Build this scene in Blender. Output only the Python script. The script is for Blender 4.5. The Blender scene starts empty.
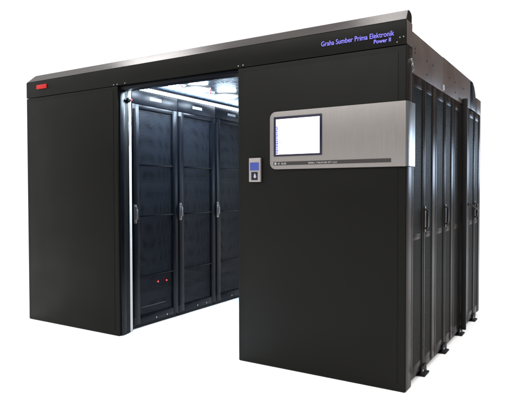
import bpy, bmesh, math, random
from mathutils import Vector, Matrix
random.seed(7)
S = bpy.context.scene
COL = S.collection

# ------------------------------------------------------------------ camera
cam = bpy.data.objects.new('camera', bpy.data.cameras.new('camera'))
COL.objects.link(cam); S.camera = cam
YAW, PITCH, ROLL = 0.559, -0.0243, -0.0021
f = Vector((-math.sin(YAW)*math.cos(PITCH), math.cos(YAW)*math.cos(PITCH), math.sin(PITCH)))
r = Vector((math.cos(YAW), math.sin(YAW), 0)); u = r.cross(f)
r2 = math.cos(ROLL)*r + math.sin(ROLL)*u; u2 = -math.sin(ROLL)*r + math.cos(ROLL)*u
M = Matrix((r2, u2, -f)).transposed().to_4x4(); M.translation = Vector((4.5617, -3.2108, 1.2253))
cam.matrix_world = M
cam.data.sensor_width = 36; cam.data.sensor_fit = 'HORIZONTAL'
cam.data.lens = 543.31/513*36
cam.data.clip_start = .05; cam.data.clip_end = 500

# ------------------------------------------------------------------ world: white studio backdrop ahead, dark studio behind
W = bpy.data.worlds.new('World'); S.world = W; W.use_nodes = True
nt = W.node_tree; nt.nodes.clear()
def N(nt, t, **k):
    n = nt.nodes.new(t)
    for a, b in k.items(): setattr(n, a, b)
    return n
def math_(nt, op, a, b=None, clamp=False):
    n = N(nt, 'ShaderNodeMath', operation=op); n.use_clamp = clamp
    for i, v in enumerate((a, b)):
        if v is None: continue
        if isinstance(v, (int, float)): n.inputs[i].default_value = v
        else: nt.links.new(v, n.inputs[i])
    return n.outputs[0]
tc = N(nt, 'ShaderNodeTexCoord'); sep = N(nt, 'ShaderNodeSeparateXYZ')
nt.links.new(tc.outputs['Generated'], sep.inputs[0])
X_, Y_, Z_ = sep.outputs
def ramp01(v, a, b):
    n = N(nt, 'ShaderNodeMapRange'); n.interpolation_type = 'SMOOTHSTEP'
    nt.links.new(v, n.inputs['Value']); n.inputs['From Min'].default_value = a; n.inputs['From Max'].default_value = b
    return n.outputs['Result']
# backdrop: the half of the horizon ahead of the camera (towards -x +y)
side = math_(nt, 'ADD', math_(nt, 'MULTIPLY', X_, -0.97), math_(nt, 'MULTIPLY', Y_, 0.24))
back = ramp01(side, 0.10, 0.30)
up = ramp01(Z_, 0.45, 0.75)
st = math_(nt, 'ADD', math_(nt, 'MULTIPLY', back, 1.1), math_(nt, 'MULTIPLY', up, 1.2))
st = math_(nt, 'ADD', st, 0.03)
bg = N(nt, 'ShaderNodeBackground'); bg.inputs[0].default_value = (1, 1, 1, 1)
nt.links.new(st, bg.inputs[1])
out = N(nt, 'ShaderNodeOutputWorld'); nt.links.new(bg.outputs[0], out.inputs[0])

def area(name, loc, target, sx, sy, power, col=(1, 1, 1)):
    l = bpy.data.lights.new(name, 'AREA'); l.shape = 'RECTANGLE'; l.size = sx; l.size_y = sy
    l.energy = power; l.color = col
    o = bpy.data.objects.new(name, l); COL.objects.link(o); o.location = loc
    o.rotation_euler = (Vector(target)-Vector(loc)).to_track_quat('-Z', 'Y').to_euler()
    return o
area('softbox_front', (3.0, -5.0, 6.3), (3.0, -1.4, 0), 7.0, 3.4, 520)  # unseen fill lamp added to burn the floor to white
area('softbox_right', (2.15, -.9, 6.5), (2.15, -.9, 0), .75, .8, 26)  # added lamp, reflects as the bright patch at the trim's right end
area('softbox_left', (-2.1, -.9, 6.5), (-2.1, -.9, 0), 1.7, .8, 65)  # added lamp, reflects as the bright patch further left on the trim
area('window_light', (5.15, 7.2, 1.80), (3.7, 1.0, 1.5), 1.7, .85, 62, (.62, .78, 1))
area('side_softbox', (7.5, 1.5, 4.5), (4.3, 1.3, 0), 4.0, 3.0, 235, (1, .96, .93))  # unseen fill added to lift the floor shade by the outer feet

S.view_settings.view_transform = 'Standard'; S.view_settings.look = 'None'
S.view_settings.exposure = 0; S.view_settings.gamma = 1
S.render.engine = 'CYCLES'

# ------------------------------------------------------------------ materials
def mat(name, col, rough=.5, metal=0, spec=.5, noise=0, nscale=8, bump=0, bscale=300, rvar=0, streak=None, emit=None, es=0):
    m = bpy.data.materials.new(name); m.use_nodes = True; t = m.node_tree
    b = t.nodes['Principled BSDF']
    b.inputs['Base Color'].default_value = (*col, 1); b.inputs['Roughness'].default_value = rough
    b.inputs['Metallic'].default_value = metal; b.inputs['Specular IOR Level'].default_value = spec
    co = N(t, 'ShaderNodeTexCoord'); src = co.outputs['Object']
    if streak:
        mp = N(t, 'ShaderNodeMapping'); mp.inputs['Scale'].default_value = streak
        t.links.new(src, mp.inputs[0]); src = mp.outputs[0]
    if noise or rvar:
        n = N(t, 'ShaderNodeTexNoise'); n.inputs['Scale'].default_value = nscale; n.inputs['Detail'].default_value = 5
        t.links.new(src, n.inputs['Vector'])
        if noise:
            mx = N(t, 'ShaderNodeMix', data_type='RGBA')
            mx.inputs['A'].default_value = (*[c*(1-noise) for c in col], 1); mx.inputs['B'].default_value = (*[min(1, c*(1+noise)) for c in col], 1)
            t.links.new(n.outputs['Fac'], mx.inputs['Factor']); t.links.new(mx.outputs['Result'], b.inputs['Base Color'])
        if rvar:
            mr = N(t, 'ShaderNodeMapRange'); mr.inputs['From Min'].default_value = .3; mr.inputs['From Max'].default_value = .7
            mr.inputs['To Min'].default_value = rough-rvar; mr.inputs['To Max'].default_value = rough+rvar
            t.links.new(n.outputs['Fac'], mr.inputs[0]); t.links.new(mr.outputs[0], b.inputs['Roughness'])
    if bump:
        n2 = N(t, 'ShaderNodeTexNoise'); n2.inputs['Scale'].default_value = bscale; n2.inputs['Detail'].default_value = 3
        t.links.new(src, n2.inputs['Vector'])
        bp = N(t, 'ShaderNodeBump'); bp.inputs['Strength'].default_value = bump; bp.inputs['Distance'].default_value = .002
        t.links.new(n2.outputs['Fac'], bp.inputs['Height']); t.links.new(bp.outputs[0], b.inputs['Normal'])
    if emit:
        b.inputs['Emission Color'].default_value = (*emit, 1); b.inputs['Emission Strength'].default_value = es
    return m
def mesh_mat(name, pitch, hole, col):
    """perforated steel sheet: staggered round holes punched right through (object Y/Z plane)"""
    m = mat(name, col, .42, 0, .18)
    t = m.node_tree; b = t.nodes['Principled BSDF']; o = t.nodes['Material Output']
    if name.startswith('perforated rear'): b.inputs['Specular IOR Level'].default_value = .05; b.inputs['Roughness'].default_value = .5
    co = N(t, 'ShaderNodeTexCoord'); sp = N(t, 'ShaderNodeSeparateXYZ'); t.links.new(co.outputs['Object'], sp.inputs[0])
    def grid(off):
        a = math_(t, 'PINGPONG', math_(t, 'ADD', sp.outputs[1], off*pitch), pitch/2)
        c = math_(t, 'PINGPONG', math_(t, 'ADD', sp.outputs[2], off*pitch*1.732), pitch*1.732/2)
        return math_(t, 'SQRT', math_(t, 'ADD', math_(t, 'MULTIPLY', a, a), math_(t, 'MULTIPLY', c, c)))
    d = math_(t, 'MINIMUM', grid(0), grid(.5))
    h = math_(t, 'LESS_THAN', d, hole)
    tr = N(t, 'ShaderNodeBsdfTransparent'); mx = N(t, 'ShaderNodeMixShader')
    t.links.new(h, mx.inputs[0]); t.links.new(b.outputs[0], mx.inputs[1]); t.links.new(tr.outputs[0], mx.inputs[2])
    t.links.new(mx.outputs[0], o.inputs['Surface'])
    return m
K = {}
K['front'] = mat('powder coated black panel', (.0038, .0037, .0027), .5, 0, .11, .12, 3, .25, 700, .06)
K['black'] = mat('satin black steel', (.0022, .0029, .0050), .32, 0, .12, .15, 5, .15, 500, .06)
K['side'] = mat('dark brown-grey cabinet steel', (.0115, .0088, .0080), .30, 0, .04, .2, 4, .03, 400, .03)  # same black metal; light on the side faces is put into the colour
K['fascia'] = mat('brown-grey fascia steel', (.056, .042, .037), .40, 0, .16, .25, 5, .2, 300, .08)  # black metal again, lighter brown because warm light is painted in
K['bevel'] = mat('brushed dark trim', (.021, .0155, .0135), .17, .4, .45, .5, 2.2, .06, 200, .04, streak=(.9, 6, 6))
K['dark'] = mat('black void plastic', (.006, .006, .007), .6, 0, .2)
K['alu'] = mat('brushed aluminium sheet', (.190, .174, .163), .42, .45, .5, .14, 5, .35, 400, .05, streak=(40, 1, 1))
K['chrome'] = mat('polished aluminium edge', (.22, .22, .22), .3, .9, .5, .1, 6)
K['zinc'] = mat('zinc plated steel', (.6, .6, .6), .25, 1)
K['handle'] = mat('satin handle metal', (.20, .20, .21), .25, .8, .5)
K['handle2'] = mat('dark handle metal', (.012, .010, .010), .35, .1, .25, .5)
K['white'] = mat('white painted strip', (.72, .73, .74), .35, 0, .5, .05, 10)
K['label'] = mat('white paper label', (.24, .26, .29), .5)
K['red'] = mat('red enamel badge', (.40, .014, .014), .45, 0, .2)
K['letter'] = mat('violet backlit letters', (.16, .14, .62), .4, emit=(.18, .15, .75), es=.24)
K['ceil'] = mat('glossy pale ceiling panel', (.13, .19, .27), .28, .3, .5, .4, 7, .18, 14, .10, streak=(1, 3, 1))
K['led'] = mat('ceiling lamp diffuser', (.9, .9, .9), .3, emit=(.68, .84, 1), es=190)
K['ledstrip'] = mat('led strip diffuser', (.9, .9, .9), .3, emit=(.70, .85, 1), es=14)
K['redled'] = mat('red indicator', (.8, .02, .02), .3, emit=(1, .03, .03), es=5)
K['screen'] = mat('white lit screen', (.8, .8, .85), .2, emit=(.90, .91, 1), es=.80)
K['bluebar'] = mat('blue menu column', (.1, .1, .5), .3, emit=(.16, .16, .75), es=.7)
K['bluelcd'] = mat('blue lcd', (.02, .035, .16), .25, emit=(.03, .05, .25), es=.35)
K['bezel'] = mat('black glossy bezel', (.006, .006, .02), .3, 0, .25)
K['readerbody'] = mat('silver plastic housing', (.24, .22, .21), .4, .2)
K['strip'] = mat('dark grey printed strip', (.03, .027, .026), .5, 0, .2)
K['print'] = mat('pale print', (.30, .29, .28), .5)
K['mesh'] = mesh_mat('perforated door mesh', .0125, .0051, (.006, .0075, .011))
K['mesh_in'] = mesh_mat('inner dust screen', .0136, .0050, (.017, .022, .033))  # for the added layer that makes moire with the door mesh
K['mesh_out'] = mesh_mat('perforated rear door mesh', .0105, .0032, (.0065, .0075, .0065))
K['server'] = mat('dark server front', (.006, .007, .009), .35, .2, .2, .3, 20)
K['floor'] = mat('white studio floor', (.93, .93, .93), .9, 0, 0, .01, 3)

# ------------------------------------------------------------------ mesh helpers
def tag(o, label=None, cat=None, group=None, kind=None):
    for k, v in (('label', label), ('category', cat), ('group', group), ('kind', kind)):
        if v: o[k] = v
    return o
def thing(name, loc, label, cat, group=None, rz=0):
    o = bpy.data.objects.new(name, None); COL.objects.link(o); o.location = loc; o.rotation_euler = (0, 0, rz)
    o.empty_display_size = .1
    return tag(o, label, cat, group)
def box(bm, x0, x1, y0, y1, z0, z1, bev=0, seg=2, rot=None):
    t = bmesh.new()
    vs = [t.verts.new((x, y, z)) for x in (x0, x1) for y in (y0, y1) for z in (z0, z1)]
    for q in ((0, 1, 3, 2), (4, 6, 7, 5), (0, 4, 5, 1), (2, 3, 7, 6), (0, 2, 6, 4), (1, 5, 7, 3)):
        t.faces.new([vs[i] for i in q])
    if bev: bmesh.ops.bevel(t, geom=t.edges[:], offset=bev, segments=seg, affect='EDGES', profile=.5)
    if rot: bmesh.ops.transform(t, matrix=rot, verts=t.verts)
    me = bpy.data.meshes.new('tmp'); t.to_mesh(me); t.free(); bm.from_mesh(me); bpy.data.meshes.remove(me)
def prism(bm, pts, axis, a, b, bev=0, seg=2):
    """extrude a closed outline; pts are the two remaining coordinates in xyz order"""
    t = bmesh.new()
    def P(p, v):
        return {'x': (v, p[0], p[1]), 'y': (p[0], v, p[1]), 'z': (p[0], p[1], v)}[axis]
    A = [t.verts.new(P(p, a)) for p in pts]; B = [t.verts.new(P(p, b)) for p in pts]
    n = len(pts); t.faces.new(A); t.faces.new(B[::-1])
    for i in range(n): t.faces.new((A[i], B[i], B[(i+1) % n], A[(i+1) % n]))
    bmesh.ops.recalc_face_normals(t, faces=t.faces)
    if bev: bmesh.ops.bevel(t, geom=t.edges[:], offset=bev, segments=seg, affect='EDGES', profile=.5)
    me = bpy.data.meshes.new('tmp'); t.to_mesh(me); t.free(); bm.from_mesh(me); bpy.data.meshes.remove(me)
def tube(bm, pts, rad, seg=10):
    pts = [Vector(p) for p in pts]; rings = []
    for i, p in enumerate(pts):
        d = (pts[min(i+1, len(pts)-1)]-pts[max(i-1, 0)]).normalized()
        a = d.orthogonal().normalized() if i == 0 else (pa - d*pa.dot(d)).normalized()
        pa = a; b = d.cross(a)
        rings.append([bm.verts.new(p+(a*math.cos(t)+b*math.sin(t))*rad) for t in [2*math.pi*k/seg for k in range(seg)]])
    for i in range(len(rings)-1):
        for k in range(seg): bm.faces.new((rings[i][k], rings[i][(k+1) % seg], rings[i+1][(k+1) % seg], rings[i+1][k]))
    bm.faces.new(rings[0][::-1]); bm.faces.new(rings[-1])
def disc(bm, c, axis, rad, h, seg=16, rad2=None):
    """short cylinder / cone frustum from c along axis"""
    a = Vector(axis).normalized(); p = a.orthogonal().normalized(); q = a.cross(p); c = Vector(c); rad2 = rad if rad2 is None else rad2
    A = [bm.verts.new(c+(p*math.cos(t)+q*math.sin(t))*rad) for t in [2*math.pi*k/seg for k in range(seg)]]
    B = [bm.verts.new(c+a*h+(p*math.cos(t)+q*math.sin(t))*rad2) for t in [2*math.pi*k/seg for k in range(seg)]]
    bm.faces.new(A[::-1]); bm.faces.new(B)
    for k in range(seg): bm.faces.new((A[k], A[(k+1) % seg], B[(k+1) % seg], B[k]))
def roundrect(x0, x1, z0, z1, radii, seg=8):
    """outline, radii for (x0z0, x1z0, x1z1, x0z1)"""
    out = []
    for (cx, cz, sx, sz, a0), rr in zip(((x0, z0, 1, 1, 180), (x1, z0, -1, 1, 270), (x1, z1, -1, -1, 0), (x0, z1, 1, -1, 90)), radii):
        if rr <= 0: out.append((cx, cz)); continue
        for k in range(seg+1):
            a = math.radians(a0+90*k/seg); out.append((cx+sx*rr+rr*math.cos(a), cz+sz*rr+rr*math.sin(a)))
    return out
def obj(name, bm, m, parent=None, smooth=False):
    bmesh.ops.recalc_face_normals(bm, faces=bm.faces)
    me = bpy.data.meshes.new(name); bm.to_mesh(me); bm.free(); me.materials.append(K[m])
    if smooth:
        for p in me.polygons: p.use_smooth = True
        me.set_sharp_from_angle(angle=math.radians(35))
    o = bpy.data.objects.new(name, me); COL.objects.link(o); o.parent = parent
    return o
def quick(name, m, parent, fn, *a, smooth=False, **k):
    b = bmesh.new(); fn(b, *a, **k); return obj(name, b, m, parent, smooth)

# ------------------------------------------------------------------ setting
b = bmesh.new(); vs = [b.verts.new(p) for p in ((-60, -60, 0), (60, -60, 0), (60, 60, 0), (-60, 60, 0))]; b.faces.new(vs)
tag(obj('floor', b, 'floor'), kind='structure')

# ------------------------------------------------------------------ entrance portal
ZS, ZT = 2.083, 2.2277
portal = thing('entrance_portal', (1.8, 0, 0), 'matte black entrance portal with two wide flat panels and a lettered header above the doorway', 'portal')
def P(o):   # portal parts are written in world coordinates
    o.location = -Vector((1.8, 0, 0)); return o
P(quick('end_plate', 'side', portal, box, 3.6005, 3.6035, .004, .116, .006, ZS-.008, .001, smooth=True))  # thin sheet added to give the panel's side face its lit tone
P(quick('end_plate', 'fascia', portal, box, 3.6005, 3.6035, .004, .110, ZS+.004, ZT-.002, .001, smooth=True))  # likewise added, carries the lit brown tone on the header end
for x0, x1 in ((0, 1.2), (2.4, 3.6)):
    sp = P(quick('side_panel', 'front', portal, box, x0, x1, 0, .118, 0.002, ZS-.004, .006, 3, smooth=True))
    b = bmesh.new(); box(b, x0+.047, x1-.047, -.0035, .003, .045, ZS-.040, .003, 2)
    obj('inset_panel', b, 'front', sp, True)
# header profile (y,z) with a bevelled trim on top
b = bmesh.new(); box(b, 0, 3.6, 0, .112, ZS, ZT, .003, 2); hd = P(obj('header', b, 'front', portal, True))
b = bmesh.new()
prof = [(0.0, ZT+.001), (.036, 2.290), (.05, 2.296), (.075, 2.294), (.10, 2.286), (.112, 2.270), (.112, ZT+.001)]
t = bmesh.new()
Lx = [0.0, .085, .10, .115, .12, .12, .02]
A = [t.verts.new((lx, *p)) for lx, p in zip(Lx, prof)]; B = [t.verts.new((3.6, *p)) for p in prof]
t.faces.new(A); t.faces.new(B[::-1])
for i in range(len(prof)): t.faces.new((A[i], B[i], B[(i+1) % 7], A[(i+1) % 7]))
bmesh.ops.recalc_face_normals(t, faces=t.faces); bmesh.ops.bevel(t, geom=t.edges[:], offset=.0025, segments=2, affect='EDGES')
obj('header_trim', t, 'bevel', hd, True)
badge = quick('badge', 'red', hd, box, .155, .298, -.006, -.0002, 2.153, 2.192, .002, smooth=True)
for x, z in ((2.405, 2.097), (2.445, 2.098), (3.545, 2.100), (3.562, 2.126), (3.584, 2.128), (1.29, 2.094), (1.20, 2.093), (1.16, 2.092)):
    quick('screw', 'zinc', hd, disc, (x, -.0002, z), (0, -1, 0), .0042, .002, smooth=True)
def lettering(txt, x0, x1, zc, hgt, m, parent, name, y=-.0045, depth=.0015, off=.012):
    c = bpy.data.curves.new(name, 'FONT'); c.body = txt; c.extrude = .01; c.offset = off; c.resolution_u = 3
    o = bpy.data.objects.new('tmp_text', c); COL.objects.link(o)
    me = bpy.data.meshes.new_from_object(o.evaluated_get(bpy.context.evaluated_depsgraph_get()))
    bpy.data.objects.remove(o)
    xs = [v.co.x for v in me.vertices]; ys = [v.co.y for v in me.vertices]; zs_ = [v.co.z for v in me.vertices]
    sx = (x1-x0)/(max(xs)-min(xs)); sy = hgt/(max(ys)-min(ys)); mnx, mny = min(xs), min(ys)
    for v in me.vertices:
        v.co = ((v.co.x-mnx)*sx+x0, y-(v.co.z)*depth/.01, (v.co.y-mny)*sy+zc-hgt/2)
    me.materials.clear(); me.materials.append(K[m]); me.name = name
    q = bpy.data.objects.new(name, me); COL.objects.link(q); q.parent = parent
    return q
lettering('Graha Sumber Prima Elektronik', 3.050, 3.528, 2.157, .031, 'letter', hd, 'lettering', off=.003)
lettering('Power II', 3.402, 3.508, 2.121, .024, 'letter', hd, 'lettering')
# door jamb on the left and sliding door rail
b = bmesh.new(); box(b, 1.142, 1.193, .1185, .138, .004, 2.05, .003); P(obj('door_jamb', b, 'black', portal, True))
b = bmesh.new(); box(b, 1.202, 1.212, .02, .075, .004, 2.045, .002); P(obj('jamb_trim', b, 'black', portal, True))
b = bmesh.new(); box(b, 1.160, 1.186, .141, .172, .004, 2.085, .003); P(obj('light_bar', b, 'white', portal, True))  # white door edge, gives off no light
b = bmesh.new(); box(b, 1.205, 2.395, .022, .108, 2.048, ZS-.002, .003); rl = P(obj('door_rail', b, 'black', portal, True))
b = bmesh.new(); box(b, 2.398, 2.458, .1185, .168, .004, 2.05, .004); P(obj('door_jamb', b, 'black', portal, True))
b = bmesh.new(); box(b, 1.215, 1.235, .085, .137, 1.968, 1.990, .003); box(b, 1.1935, 1.215, .119, .137, 1.96, 2.0, .003)
lb = P(obj('latch', b, 'black', portal, True)); quick('indicator', 'redled', lb, disc, (1.2355, .125, 1.979), (1, -.4, 0), .006, .003)
b = bmesh.new(); box(b, 1.1935, 1.199, .1195, .136, 1.60, 1.80, .001); P(obj('strike_plate', b, 'handle', portal, True))
# ------------------------------------------------------------------ keys on the corner
kt = thing('hanging_keys', (3.605, .078, 1.99), 'small silver lock with keys hanging high on the side of the right entrance panel', 'keys')
quick('lock', 'zinc', kt, disc, (0, 0, .012), (1, 0, 0), .013, .012, smooth=True)
b = bmesh.new(); tube(b, [(.010, .012*math.sin(a), .012*math.cos(a)-.002) for a in [2*math.pi*k/14 for k in range(15)]], .0015, 6); obj('ring', b, 'zinc', kt, True)
b = bmesh.new(); box(b, .008, .011, -.004, .004, -.062, -.014, .001); disc(b, (.008, 0, -.022), (1, 0, 0), .012, .003); obj('key', b, 'zinc', kt, True)
b = bmesh.new(); box(b, .012, .015, .010, .018, -.050, -.008, .001); disc(b, (.012, .014, -.012), (1, 0, 0), .011, .003); obj('key', b, 'zinc', kt, True)

# ------------------------------------------------------------------ control console (wraps the corner)
cs = thing('touchscreen_console', (2.671, 0, 1.36), 'brushed aluminium console plate with a bright white touchscreen on the right entrance panel', 'console')
def C_(o, p=True): o.location = -Vector((2.671, 0, 1.36)); return o
b = bmesh.new(); prism(b, roundrect(2.671, 3.604, 1.360, 1.748, (.045, 0, 0, .045)), 'y', -.016, -.0042, .0025)
C_(obj('face_plate', b, 'alu', cs, True))
b = bmesh.new()
arc = [(3.6045, -.0158)] + [(3.6045+.012*math.sin(a), -.0038-.012*math.cos(a)) for a in [math.radians(x) for x in (20, 45, 70, 90)]] + [(3.6165, .135), (3.612, .142), (3.604, .142), (3.604, .0)]
prism(b, arc, 'z', 1.362, 1.746); C_(obj('corner_wrap', b, 'chrome', cs, True))
b = bmesh.new(); box(b, 2.704, 3.061, -.0215, -.0162, 1.446, 1.712, .002); bz = C_(obj('bezel', b, 'bezel', cs, True))
b = bmesh.new(); box(b, 2.7235, 3.047, -.0225, -.0217, 1.459, 1.695); obj('display', b, 'screen', bz)
b = bmesh.new()
z = 1.462
while z < 1.645:
    h = random.choice((.010, .014, .018)); box(b, 2.7245, 2.7245+random.choice((.014, .011, .0165)), -.0232, -.0227, z, z+h); z += h+.002
obj('menu_column', b, 'bluebar', bz)
quick('status_mark', 'redled', bz, box, 2.752, 2.758, -.0232, -.0227, 1.532, 1.542)
b = bmesh.new(); box(b, 2.700, 3.516, -.0175, -.0162, 1.386, 1.410, .0005); bar = C_(obj('title_strip', b, 'strip', cs))
b = bmesh.new()
def glyphs(x, x1, z0, h, w=.0075):
    while x < x1:
        ww = w*random.uniform(.7, 1.2)
        k = random.choice('oLTIH')
        y0, y1 = -.0184, -.0178
        if k in 'oH': box(b, x, x+.002, y0, y1, z0, z0+h); box(b, x+ww-.002, x+ww, y0, y1, z0, z0+h); box(b, x+.002, x+ww-.002, y0, y1, z0+h*.42, z0+h*.62)
        if k == 'o': box(b, x+.002, x+ww-.002, y0, y1, z0, z0+h*.2)
        if k in 'LI': box(b, x, x+.0022, y0, y1, z0, z0+h)
        if k == 'L': box(b, x+.0022, x+ww, y0, y1, z0, z0+h*.2)
        if k == 'T': box(b, x, x+ww, y0, y1, z0+h*.8, z0+h); box(b, x+ww/2-.001, x+ww/2+.001, y0, y1, z0, z0+h*.8)
        x += ww+.003 + (.006 if random.random() < .18 else 0)
glyphs(2.736, 2.80, 1.391, .013)
glyphs(2.965, 3.175, 1.392, .010, .006)
obj('small_print', b, 'print', bar)
quick('logo', 'print', bar, disc, (2.716, -.0176, 1.398), (0, -1, 0), .0085, .0006)

# ------------------------------------------------------------------ access reader
rd = thing('access_reader', (2.551, 0, 1.359), 'small silver door reader with a blue display and black sensor beside the doorway', 'access reader')
quick('housing', 'readerbody', rd, box, -.047, .047, -.022, -.0042, -.083, .083, .004, smooth=True)
quick('display', 'bluelcd', rd, box, -.036, .036, -.0235, -.0225, -.003, .052)
b = bmesh.new(); box(b, -.026, .026, -.0235, -.0225, -.070, -.014); sn = obj('sensor', b, 'bezel', rd)
b = bmesh.new(); disc(b, (.004, -.0237, -.046), (0, -1, 0), .011, .004, 14, .006); box(b, -.002, .009, -.0245, -.0237, -.040, -.026); obj('touch_spot', b, 'print', sn, True)

# ------------------------------------------------------------------ aisle roof with side fascias
rf = thing('aisle_roof', (1.8, 1.2, 2.0), 'brown-grey roof casing with riveted side boards above the outer cabinet row', 'roof')
def R(o): o.location = -Vector((1.8, 1.2, 2.0)); return o
XI = 1.154
b = bmesh.new(); box(b, XI+.004, 2.442, .115, 2.62, 2.150, 2.170); R(obj('ceiling_panel', b, 'ceil', rf))
b = bmesh.new(); box(b, XI-.006, XI+.020, .17, 2.62, 2.098, 2.122, .002); R(obj('light_strip', b, 'ledstrip', rf))
b = bmesh.new(); box(b, 2.42, 2.446, .17, 2.62, 2.098, 2.122, .002); R(obj('light_strip', b, 'ledstrip', rf))
b = bmesh.new(); box(b, 1.0, XI+.002, .17, 2.62, 2.124, 2.149); R(obj('ceiling_ledge', b, 'black', rf))
b = bmesh.new(); box(b, 2.446, 2.6, .12, 2.62, 2.124, 2.149); R(obj('ceiling_ledge', b, 'black', rf))
# fascia boards on the outer side (x = 3.6) and their mirror over the far row
for xs, xe in ((3.578, 3.603), (-.003, .022)):
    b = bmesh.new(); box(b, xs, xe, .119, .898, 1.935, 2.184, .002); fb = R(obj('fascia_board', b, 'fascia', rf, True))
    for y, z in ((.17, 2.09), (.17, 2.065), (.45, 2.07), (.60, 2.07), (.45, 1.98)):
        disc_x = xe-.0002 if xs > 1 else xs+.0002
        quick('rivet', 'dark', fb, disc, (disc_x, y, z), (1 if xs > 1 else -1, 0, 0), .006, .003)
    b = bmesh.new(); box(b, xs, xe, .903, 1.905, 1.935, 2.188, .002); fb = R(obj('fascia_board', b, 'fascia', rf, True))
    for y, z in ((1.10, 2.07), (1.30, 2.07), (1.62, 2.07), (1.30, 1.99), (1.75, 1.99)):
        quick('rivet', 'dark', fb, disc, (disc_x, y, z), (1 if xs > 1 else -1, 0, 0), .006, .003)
b = bmesh.new(); box(b, 3.597, 3.610, .880, .915, 1.945, 1.985, .002); R(obj('tag_plate', b, 'label', rf, True))
b = bmesh.new(); prism(b, [(1.91, 1.94), (1.91, 2.19), (2.03, 2.19), (2.10, 2.16), (2.16, 2.10), (2.19, 2.03), (2.20, 1.94)], 'x', 3.52, 3.601, .003)
R(obj('end_cap', b, 'black', rf, True))
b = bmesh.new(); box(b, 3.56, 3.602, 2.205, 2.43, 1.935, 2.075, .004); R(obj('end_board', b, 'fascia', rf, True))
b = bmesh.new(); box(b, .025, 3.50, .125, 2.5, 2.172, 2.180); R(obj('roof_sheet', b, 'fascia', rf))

# ------------------------------------------------------------------ ceiling lamps and detectors
def lamp(x, y, lab):
    t = thing('ceiling_light', (x, y, 2.149), lab, 'ceiling light', 'round lights in the aisle ceiling')
    b = bmesh.new()
    disc(b, (0, 0, 0), (0, 0, -1), .118, .012, 32, .112); obj('rim', b, 'white', t, True)
    b = bmesh.new(); disc(b, (0, 0, -.0125), (0, 0, -1), .105, .010, 32, .085); obj('diffuser', b, 'led', t, True)
lamp(1.44, .36, 'glaring round ceiling lamp nearest the doorway, at the left end of the lit ceiling')
lamp(1.46, .74, 'glaring round ceiling lamp in the middle of the three above the aisle')
lamp(1.47, 1.18, 'glaring round ceiling lamp farthest inside, partly cut off by the right entrance panel')
def detector(x, y, lab):
    t = thing('smoke_detector', (x, y, 2.149), lab, 'detector', 'detectors in the aisle ceiling')
    b = bmesh.new(); disc(b, (0, 0, 0), (0, 0, -1), .030, .008, 20, .028); disc(b, (0, 0, -.008), (0, 0, -1), .022, .008, 20, .015); obj('housing', b, 'white', t, True)
    quick('indicator', 'redled', t, disc, (0.003, -.017, -.0125), (.2, -1, -.8), .008, .004)
detector(1.45, .54, 'small ceiling detector with a red dot between the first and second lamp')
detector(1.46, .95, 'small ceiling detector with a red dot between the second and third lamp')

# ------------------------------------------------------------------ server cabinets
def handle(name, x, y, z0, z1, sgn, m, parent, tilt=0):
    b = bmesh.new(); g = .021*sgn
    tube(b, [(x, y, z1), (x+g*.7, y, z1), (x+g, y, z1-.012), (x+g+tilt*.2, y, z1-.04)], .008, 8)
    box(b, min(x+g-.007, x+g+.007), max(x+g-.007, x+g+.007), y-.011, y+.011, z0+.012, z1-.016, .004)
    tube(b, [(x+g, y, z0+.02), (x+g*.8, y, z0), (x, y, z0)], .008, 8)
    box(b, min(x, x+.006*sgn), max(x, x+.006*sgn), y-.016, y+.016, z0-.025, z1+.02, .002)
    return obj(name, b, m, parent, True)
def frame_door(name, x0, x1, y0, y1, z0, z1, my0, my1, rails, mt, parent, ztop, zbot, bev=.003):
    """door frame whose stiles and rails leave an opening my0..my1, zbot..ztop"""
    b = bmesh.new()
    box(b, x0, x1, y0, my0, z0, z1, bev); box(b, x0, x1, my1, y1, z0, z1, bev)
    e = .0012
    box(b, x0+e, x1-e, my0-.002, my1+.002, ztop, z1-e, bev); box(b, x0+e, x1-e, my0-.002, my1+.002, z0+e, zbot, bev)
    for z, h in rails: box(b, x0+2*e, x1-2*e, my0-.002, my1+.002, z-h/2, z+h/2, .002)
    return obj(name, b, mt, parent, True)
def sheet(name, x, y0, y1, z0, z1, m, parent, bulge=0):
    b = bmesh.new(); nz, ny = (24, 12) if bulge else (1, 1)
    g = [[b.verts.new((x+bulge*math.sin(math.pi*j/ny)*math.sin(math.pi*i/nz), y0+(y1-y0)*j/ny, z0+(z1-z0)*i/nz)) for j in range(ny+1)] for i in range(nz+1)]
    for i in range(nz):
        for j in range(ny): b.faces.new((g[i][j], g[i][j+1], g[i+1][j+1], g[i+1][j]))
    o = obj(name, b, m, parent)
    if bulge:
        for p in o.data.polygons: p.use_smooth = True
    return o
DEP = 1.154
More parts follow.
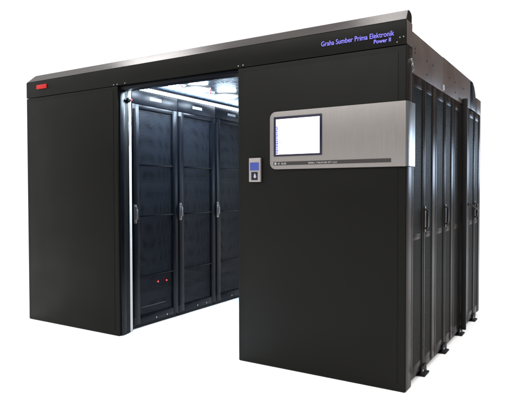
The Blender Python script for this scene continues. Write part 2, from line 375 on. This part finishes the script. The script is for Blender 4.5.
def make_cabinet(w, outer, servers=(), leds=()):
    """local: X=0 aisle face, X=DEP outer face, Y 0..w along the row"""
    t = bpy.data.objects.new('server_cabinet', None); COL.objects.link(t)
    b = bmesh.new(); g = .0015
    box(b, .035, DEP-.032, g, .022, .035, 2.0, .002); box(b, .035, DEP-.032, w-.022, w-g, .035, 2.0, .002)   # sides
    box(b, .036, DEP-.033, .022, w-.022, 1.965, 1.999); box(b, .036, DEP-.033, .022, w-.022, .036, .07)
    box(b, .50, .52, .022, w-.022, .07, 1.965)                                                               # inner divider
    box(b, .005, .035, g, w-g, 1.975, 2.093, .003)                                                           # aisle head band
    obj('body', b, 'black', t, True)
    quick('plinth', 'black', t, box, .03, DEP-.03, .006, w-.006, .0, .034)
    quick('label_plate', 'label', t, box, .0035, .0048, w*.5-.075, w*.5+.075, 2.026, 2.052)
    # aisle mesh door (handle at the high-Y side for this local frame)
    d = frame_door('aisle_door', .003, .033, .004, w-.004, .038, 1.972, .075, w-.085, ((1.445, .016), (.99, .012), (.45, .008)), 'black', t, 1.935, .10)
    sheet('mesh_panel', .016, .075, w-.085, .10, 1.935, 'mesh', d)
    sheet('inner_screen', .034, .07, w-.08, .11, 1.94, 'mesh_in', d, .035)  # bulged layer added only to make moire bands behind the mesh
    quick('lock_strip', 'black', d, box, -.004, .003, w-.040, w-.012, .10, 1.93, .002)
    handle('handle', .003-.004, w-.024, .955, 1.075, -1, 'handle', d)
    for yy in (w*.28, w*.52): quick('screw', 'zinc', t, disc, (.003, yy, .055), (-1, 0, 0), .006, .003)
    for (z, h) in servers:
        s = quick('server_unit', 'server', t, box, .085, .46, .06, w-.06, z, z+h, .003, smooth=True)
    for y, z in leds: quick('indicator', 'redled', t, disc, (.005, y, z), (-1, 0, 0), .0065, .004, 10)
    # outer double doors
    if outer:
        L = ((.004, w*.5-.024, .032, .232 if w < .59 else .245), (w*.5-.020, w-.004, .305, .47 if w < .59 else .49))
        for k, (a, c, m0, m1) in enumerate(L):
            d = frame_door('rear_door', DEP-.030, DEP, a, c, .038, 1.932, m0, m1, ((.92, .035),), 'side', t, 1.862, .11)
            sheet('mesh_panel', DEP-.003, m0, m1, .11, 1.862, 'mesh_out', d)
            b = bmesh.new()   # low ridge added along the stiles to catch highlights
            e0, e1 = (m1+.004, m1+.018) if k == 0 else (m1+.010, m1+.030)
            box(b, DEP, DEP+.003, e0, e1, .05, 1.92, .0014, 3)
            if k == 1: box(b, DEP, DEP+.0028, a+.003, a+.014, .05, 1.92, .0013, 3)
            obj('stile_ridge', b, 'side', d, True)
            if k == 1: handle('handle', DEP+.001, m0-.016, .965, 1.09, 1, 'handle2', d)
        b = bmesh.new()
        box(b, DEP-.06, DEP+.029, .215, .33, .0005, .014, .005); box(b, DEP+.001, DEP+.010, .21, .33, .010, .062, .003)
        ft = obj('foot', b, 'dark', t, True)
        for yy, zz in ((.225, .040), (.31, .048)): quick('bolt', 'zinc', ft, disc, (DEP+.010, yy, zz), (1, 0, 0), .007, .006, 8)
    else:
        b = bmesh.new(); box(b, DEP-.030, DEP, .004, w-.004, .038, 1.932, .003); obj('rear_panel', b, 'side', t, True)
    return t
def children(o): return [c for c in COL.objects if c.parent == o]
def copy_tree(o, parent=None):
    c = o.copy(); COL.objects.link(c); c.parent = parent
    for ch in children(o): copy_tree(ch, c)
    return c
# left row: aisle faces look towards +x
LW = .607
lab = ['black mesh-door cabinet nearest the white upright light bar, two red lights glowing inside',
       'middle one of the three visible mesh-door cabinets in the aisle, without red lights',
       'third mesh-door cabinet in the aisle, its door cut off by the right entrance panel',
       'mesh-door cabinet at the far end of the aisle row, hidden behind the right entrance panel']
first = make_cabinet(LW, False, ((.20, .086), (.46, .05), (1.2, .08)), ((LW-.318, .380), (LW-.435, .376)))
quick('server_handle', 'handle', first, box, .0215, .029, .16, LW-.12, .168, .176, .002)
plain = make_cabinet(LW, False, ((.16, .08), (.30, .05), (1.3, .05)))
for k in range(4):
    o = first if k == 0 else (plain if k == 1 else copy_tree(plain))
    o.location = (XI, .214+LW*(k+1), 0); o.rotation_euler = (0, 0, math.pi)
    tag(o, lab[k], 'server cabinet', 'server cabinets along the aisle')
RW = .5765
lab = ['brown-grey double-door cabinet of the outer row, directly behind the right entrance panel',
       'second double-door cabinet of the outer row, under the small white tag',
       'double-door cabinet third in the outer row, with a black upright cover and a raised handle',
       'last and farthest double-door cabinet at the right edge of the outer row']
proto = make_cabinet(RW, True)
for k in range(4):
    o = proto if k == 0 else copy_tree(proto)
    o.location = (3.6-DEP, .128+RW*k, 0)
    tag(o, lab[k], 'server cabinet', 'server cabinets in the outer row')
    if k == 2:
        b = bmesh.new(); box(b, DEP+.008, DEP+.048, .262, .285, .045, 1.975, .004); box(b, DEP+.008, DEP+.018, .285, .42, .045, 1.975, .003)
        obj('upright_cover', b, 'dark', o, True)
        b = bmesh.new(); tube(b, [(DEP+.02, .47, 1.09), (DEP+.05, .50, 1.085), (DEP+.075, .60, 1.04), (DEP+.07, .63, 1.02)], .010, 8); obj('raised_handle', b, 'handle2', o, True)
